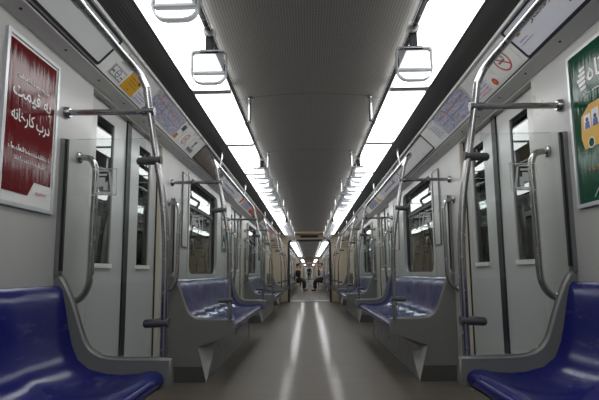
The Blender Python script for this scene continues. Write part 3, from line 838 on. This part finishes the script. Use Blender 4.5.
for s in (-1, 1):
    for i in (1, 2):
        yb = C0 + PITCHY*(i-1) + RAILOFF
        wall_frame(s, yb+.35, yb+.58, 1.155, 1.875, 'notice_board', 'tall blank grey notice board before the %s window %s' % (SIDE[s], SEC[i]), 'notice board', 'notice holders beside the windows', 'wall')
        g = wall_frame(s, yb+2.48, yb+2.80, 1.20, 1.875, 'notice_board', ('tall notice board with green advert after the %s window %s' if s < 0 else 'tall pale notice board after the %s window %s') % (SIDE[s], SEC[i]), 'notice board', 'notice holders beside the windows', 'greenposter' if s < 0 else 'wall')
        if s < 0:
            root, off, o, r, u, n = g
            disc(root, off, o, r, u, n, .02, .05, .06, 0, 'yellow', 'advert_spot'); disc(root, off, o, r, u, n, -.03, -.22, .03, 0, 'whiteink', 'advert_spot')

# prints and panels on the sloping cove ----------------------------------
# left side
cove_plate(-1, .70, 2.415, .12, .93, 'cove_cover', 'blank grey hinged cover above the crimson poster, left cove', 'cover panel', 'greycard', 'hinged covers on the coves', 'black')
for (a, b, v0, v1) in ((2.53,2.70,.56,.94),(2.56,2.70,.08,.46)):
    root, c, o, r, u, n, w_, h = cove_plate(-1, a, b, v0, v1, 'notice_sticker', 'small grey notice sticker %s the yellow sticker on left cove' % ('below and before' if v0 > .5 else 'above and before'), 'sticker', 'greycard', 'stickers on the coves')
    if v0 > .5:
        bars(root, c, o, r, u, n, [(-w_/2+.008,w_/2-.008,-h/2+.006,h/2-.006)], 'greyink', 'border'); bars(root, c, o+n*.0012, r, u, n, [(-w_/2+.014,w_/2-.014,-h/2+.011,h/2-.011)], 'greycard', 'field'); o = o+n*.0024; disc(root, c, o, r, u, n, 0, 0, .024, .019, 'greyink'); bars(root, c, o, r, u, n, [(-.07,-.04,-.01,.0),(.04,.07,-.012,-.004)] + squig(-.018,.018,-.004,.012), 'greyink')
    else: bars(root, c, o, r, u, n, squig(-.06,.06,.012,.012)+squig(-.06,.06,-.012,.010)+squig(-.06,.06,-.030,.010), 'greyink')
root, c, o, r, u, n, w_, h = cove_plate(-1, 2.72, 2.90, .35, .97, 'yellow_sticker', 'bright yellow warning sticker on the left cove before the route map', 'sticker', 'yellow', 'stickers on the coves')
disc(root, c, o, r, u, n, .055, .030, .013, 0, 'ink'); bars(root, c, o, r, u, n, squig(-.07,.03,.025,.010)+squig(-.06,.05,.005,.008)+squig(-.05,.06,-.015,.008), 'brownprint'); disc(root, c, o, r, u, n, 0, -.043, .006, 0, 'red')
root, c, o, r, u, n, w_, h = cove_plate(-1, 2.915, 3.09, .60, .97, 'red_text_sticker', 'white sticker with red lines of writing below the left route map', 'sticker', 'lavender', 'stickers on the coves')
bars(root, c, o, r, u, n, squig(-.075,.07,.012,.011), 'red'); bars(root, c, o, r, u, n, squig(-.075,.07,-.008,.010)+squig(-.075,.07,-.027,.010), 'blueink')
def route_map(s, y0, y1, v0, v1, label, gp='route maps on the coves'):
    root, c, o, r, u, n, w_, h = cove_plate(s, y0, y1, v0, v1, 'route_map', label, 'route map', 'map', gp)
    H = h/2; Wd = w_/2
    bars(root, c, o, r, u, n, [(-Wd+.05,Wd-.05,H*.35,H*.35+.004)], 'red', 'route_line')
    bars(root, c, o, r, u, n, [(-Wd+.05,Wd-.12,-H*.2,-H*.2+.004),(-.1,-.096,-H*.7,H*.7)], 'blueink', 'route_line')
    bars(root, c, o, r, u, n, [(-Wd,-Wd+.006,-H,H),(Wd-.006,Wd,-H,H),(-Wd,Wd,H-.005,H)], 'whiteink', 'route_line')
route_map(-1, 3.10, 3.80, .05, .93, 'long pale metro route map on the left cove, nearest doorway')
root, c, o, r, u, n, w_, h = cove_plate(-1, 3.83, 3.90, .22, .46, 'arrow_sticker', 'small dark diamond sticker at the upper end of left route map', 'sticker', 'ink', 'stickers on the coves')
root, c, o, r, u, n, w_, h = cove_plate(-1, 3.79, 3.87, .68, .92, 'arrow_sticker', 'small orange diamond sticker at the lower end of left route map', 'sticker', 'orange', 'stickers on the coves')
root, c, o, r, u, n, w_, h = cove_plate(-1, 3.94, 4.16, .30, .92, 'round_sign_sticker', 'sticker with a red ring sign after the left route map', 'sticker', 'cove', 'stickers on the coves')
disc(root, c, o, r, u, n, 0, 0, .052, .043, 'red', 'red_ring'); bars(root, c, o, r, u, n, [(-.022,.022,-.004,.006),(-.004,.004,-.03,.03)], 'greyink')
root, c, o, r, u, n, w_, h = cove_plate(-1, 4.20, 4.40, .22, .95, 'notice_sticker', 'pale sticker with black symbols and a grey text block, left cove', 'sticker', 'cove', 'stickers on the coves')
disc(root, c, o, r, u, n, .0, .035, .020, 0, 'ink'); disc(root, c, o, r, u, n, .0, -.002, .018, .006, 'ink'); bars(root, c, o, r, u, n, [(-.08,.08,-.062,-.028)], 'greyink')
# right side
root, c, o, r, u, n, w_, h = cove_plate(1, .70, 2.405, .10, 1.0, 'cove_sign', 'long pale sign with Persian writing on right cove above green poster', 'sign', 'lavender', 'hinged covers on the coves', 'black')
e = w_/2; z0 = 0
# image left = far end of the sign = -r side
lettering(root, shape('قطار'), o + r*(-e+.20) + u*.012, r, u, n, .17, 'ink', c, height=.035)
lettering(root, shape('مسیر'), o + r*(-e+.38) + u*.016, r, u, n, .13, 'red', c, height=.030)
bars(root, c, o, r, u, n, [(-e+.41,-e+.56,.060,.072)], 'yellow')
lettering(root, shape('شد'), o + r*(-e+.46) + u*-.048, r, u, n, .08, 'ink', c, height=.030)
lettering(root, shape('خط'), o + r*(-e+.57) + u*-.048, r, u, n, .09, 'ink', c, height=.030)
bars(root, c, o, r, u, n, [(-e+.055,-e+.095,.018,.050)], 'yellow', 'emblem'); bars(root, c, o + n*.0012, r, u, n, [(-e+.066,-e+.086,.024,.042)], 'greenposter', 'emblem')
bars(root, c, o, r, u, n, squig(-e+.04,-e+.12,-.012,.008)+squig(-e+.03,-e+.15,-.030,.006), 'greyink', 'small_lettering')
root, c, o, r, u, n, w_, h = cove_plate(1, 2.46, 2.73, .15, .97, 'no_smoking_sign', 'no smoking sign sticker with a red ring and bar, right cove', 'sign', 'cove', 'stickers on the coves')
disc(root, c, o, r, u, n, 0, 0, .068, .058, 'red', 'red_ring')
def slash(bm): slab(bm, [(-.046,.040),(-.040,.046),(.046,-.040),(.040,-.046)], o, r, u, n, .0018)
obj('red_bar', None, slash, 'red', root, c); bars(root, c, o, r, u, n, [(-.04,.03,-.008,.004),(.02,.026,.008,.030),(.032,.037,.006,.024)], 'greyink', 'cigarette_symbol')
root, c, o, r, u, n, w_, h = cove_plate(1, 2.76, 2.83, .68, .98, 'octagon_sticker', 'small red brown octagon sticker between no smoking sign and right route map', 'sticker', 'cove', 'stickers on the coves')
disc(root, c, o, r, u, n, 0, 0, .026, 0, 'red', 'octagon', 8); bars(root, c, o+n*.0012, r, u, n, [(-.008,.008,-.01,.01)], 'orange')
root, c, o, r, u, n, w_, h = cove_plate(1, 2.87, 3.10, .45, .95, 'blue_text_sticker', 'white sticker with lines of blue and red writing, right cove', 'sticker', 'lavender', 'stickers on the coves')
bars(root, c, o, r, u, n, squig(-.1,.1,.024,.012)+squig(-.1,.1,.002,.010), 'blueink'); bars(root, c, o, r, u, n, squig(-.1,.1,-.02,.010)+squig(-.1,.1,-.038,.009), 'red')
route_map(1, 3.13, 3.84, .05, .95, 'long pale metro route map on the right cove, nearest doorway')
root, c, o, r, u, n, w_, h = cove_plate(1, 3.86, 4.04, .12, .92, 'notice_sticker', 'grey lavender text notice just past the right route map', 'sticker', 'lavender', 'stickers on the coves')
bars(root, c, o, r, u, n, [q for k in range(6) for q in squig(-.07,.07,.045-.02*k,.010)], 'greyink')
# covers over the benches, further maps
for s in (-1, 1):
    S = SIDE[s]
    for i in (1, 2):
        yb = C0 + PITCHY*(i-1) + RAILOFF
        a = yb+.06 if s > 0 else yb+.30
        cove_plate(s, a, yb+1.50, .12, .92, 'cove_cover', '%s hinged cover on the %s cove above the bench %s' % ('grey' if s > 0 else 'dark brown', S, SEC[i]), 'cover panel', 'cove' if s > 0 else 'brownprint', 'hinged covers on the coves', 'black')
        root, c, o, r, u, n, w_, h = cove_plate(s, yb+1.62, yb+2.9, .12, .92, 'cove_sign', '%s sign on the %s cove above the bench %s' % ('pale lettered' if s < 0 else 'grey lettered', S, SEC[i]), 'sign', 'lavender' if i == 1 else 'cove', 'hinged covers on the coves', 'grey')
        bars(root, c, o, r, u, n, squig(-.5,.5,.02,.03)+squig(-.4,.4,-.04,.03), 'greyink', 'small_lettering')
        if s > 0: disc(root, c, o, r, u, n, .35, -.02, .03, 0, 'red', 'red_spot')
        c2 = C0 + PITCHY*i
        root, c, o, r, u, n, w_, h = cove_plate(s, c2-.62, c2-.50, .3, .9, 'notice_sticker', 'small %s sticker before the route map of the %s doorway %s' % ('red' if s < 0 else 'orange', S, BAYN[i+1]), 'sticker', 'red' if s < 0 else 'yellow', 'stickers on the coves')
        route_map(s, c2-.42, c2+.45, .05, .93, 'pale metro route map on the %s cove, doorway %s' % (S, BAYN[i+1]))
        if s < 0:
            root, c, o, r, u, n, w_, h = cove_plate(s, c2+.52, c2+1.2, .1, .9, 'red_sign', 'long dark red sign with pale writing on left cove, doorway %s' % BAYN[i+1], 'sign', 'red', 'stickers on the coves')
            bars(root, c, o, r, u, n, squig(-.28,.28,.0,.03), 'whiteink', 'small_lettering')

# information displays at the carriage ends ---------------------------------
for car in (0, 1, 2):
    y = Y1 + CAR*car
    t = thing('information_display', (0, y, 2.04), ['black information display above the gangway doorway', 'tiny black display above the far doorway in the next carriage', 'tiny display lit red at the end of the third carriage'][car], 'display', 'carriage end displays')
    def hs(bm): box(bm, -.33, .33, -.05, 0, 2.03 if False else 2.0, 2.10); 
    obj('housing', 'disph', hs, 'endceil', t, (0,0,2.04))
    def sn(bm): box(bm, -.27, .27, -.056, -.05, 2.015, 2.088)
    obj('screen', 'disps%d' % (car == 2), sn, 'led' if car == 2 else 'rubber', t, (0,0,2.04))

# passengers beyond the gangway ---------------------------------------------
b1 = C0 + CAR - PITCHY + RAILOFF + PITCHY   # near end of the first full bench there
PI = math.pi
RP = [('pale grey top on the right, nearest beyond the gangway','greycloth','blackcloth',.12,1), ('black on the right, second beyond the gangway','blackcloth','blackcloth',.2,0),
      ('dark clothes on the right, third beyond the gangway','darkcloth','blackcloth',.1,1), ('black on the right, fourth beyond the gangway','blackcloth','blackcloth',.16,0)]
LP = [('black on the left, nearest beyond the gangway','blackcloth','blackcloth',.2,0), ('a tan top on the left beyond the gangway','tancloth','blackcloth',.14,1),
      ('dark clothes, third on the left beyond the gangway','darkcloth','blackcloth',.22,0), ('black on the left, fourth beyond the gangway','blackcloth','blackcloth',.12,1)]
for k in range(4):
    for sd, rows in ((1, RP), (-1, LP)):
        t_, a_, b_, l_, kn = rows[k]
        person((sd*.73, b1+.62+.56*k+(.1 if sd < 0 else 0), 0), PI if sd > 0 else 0, 'seated passenger in '+t_, a_, b_, lean=l_, knee=kn)
person((-.80, b1+PITCHY+.8, 0), 0, 'distant seated passenger in black, farthest of the left side', 'blackcloth', 'blackcloth', lean=.1)
person((.80, b1+PITCHY+.6, 0), PI, 'distant seated passenger in dark clothes, farthest of the right side', 'darkcloth', 'blackcloth', lean=.12)
person((.0, b1+PITCHY*4+12.0, 0), -PI/2, 'tiny dark standing passenger in the aisle of the third carriage', 'blackcloth', 'blackcloth', stand=True)
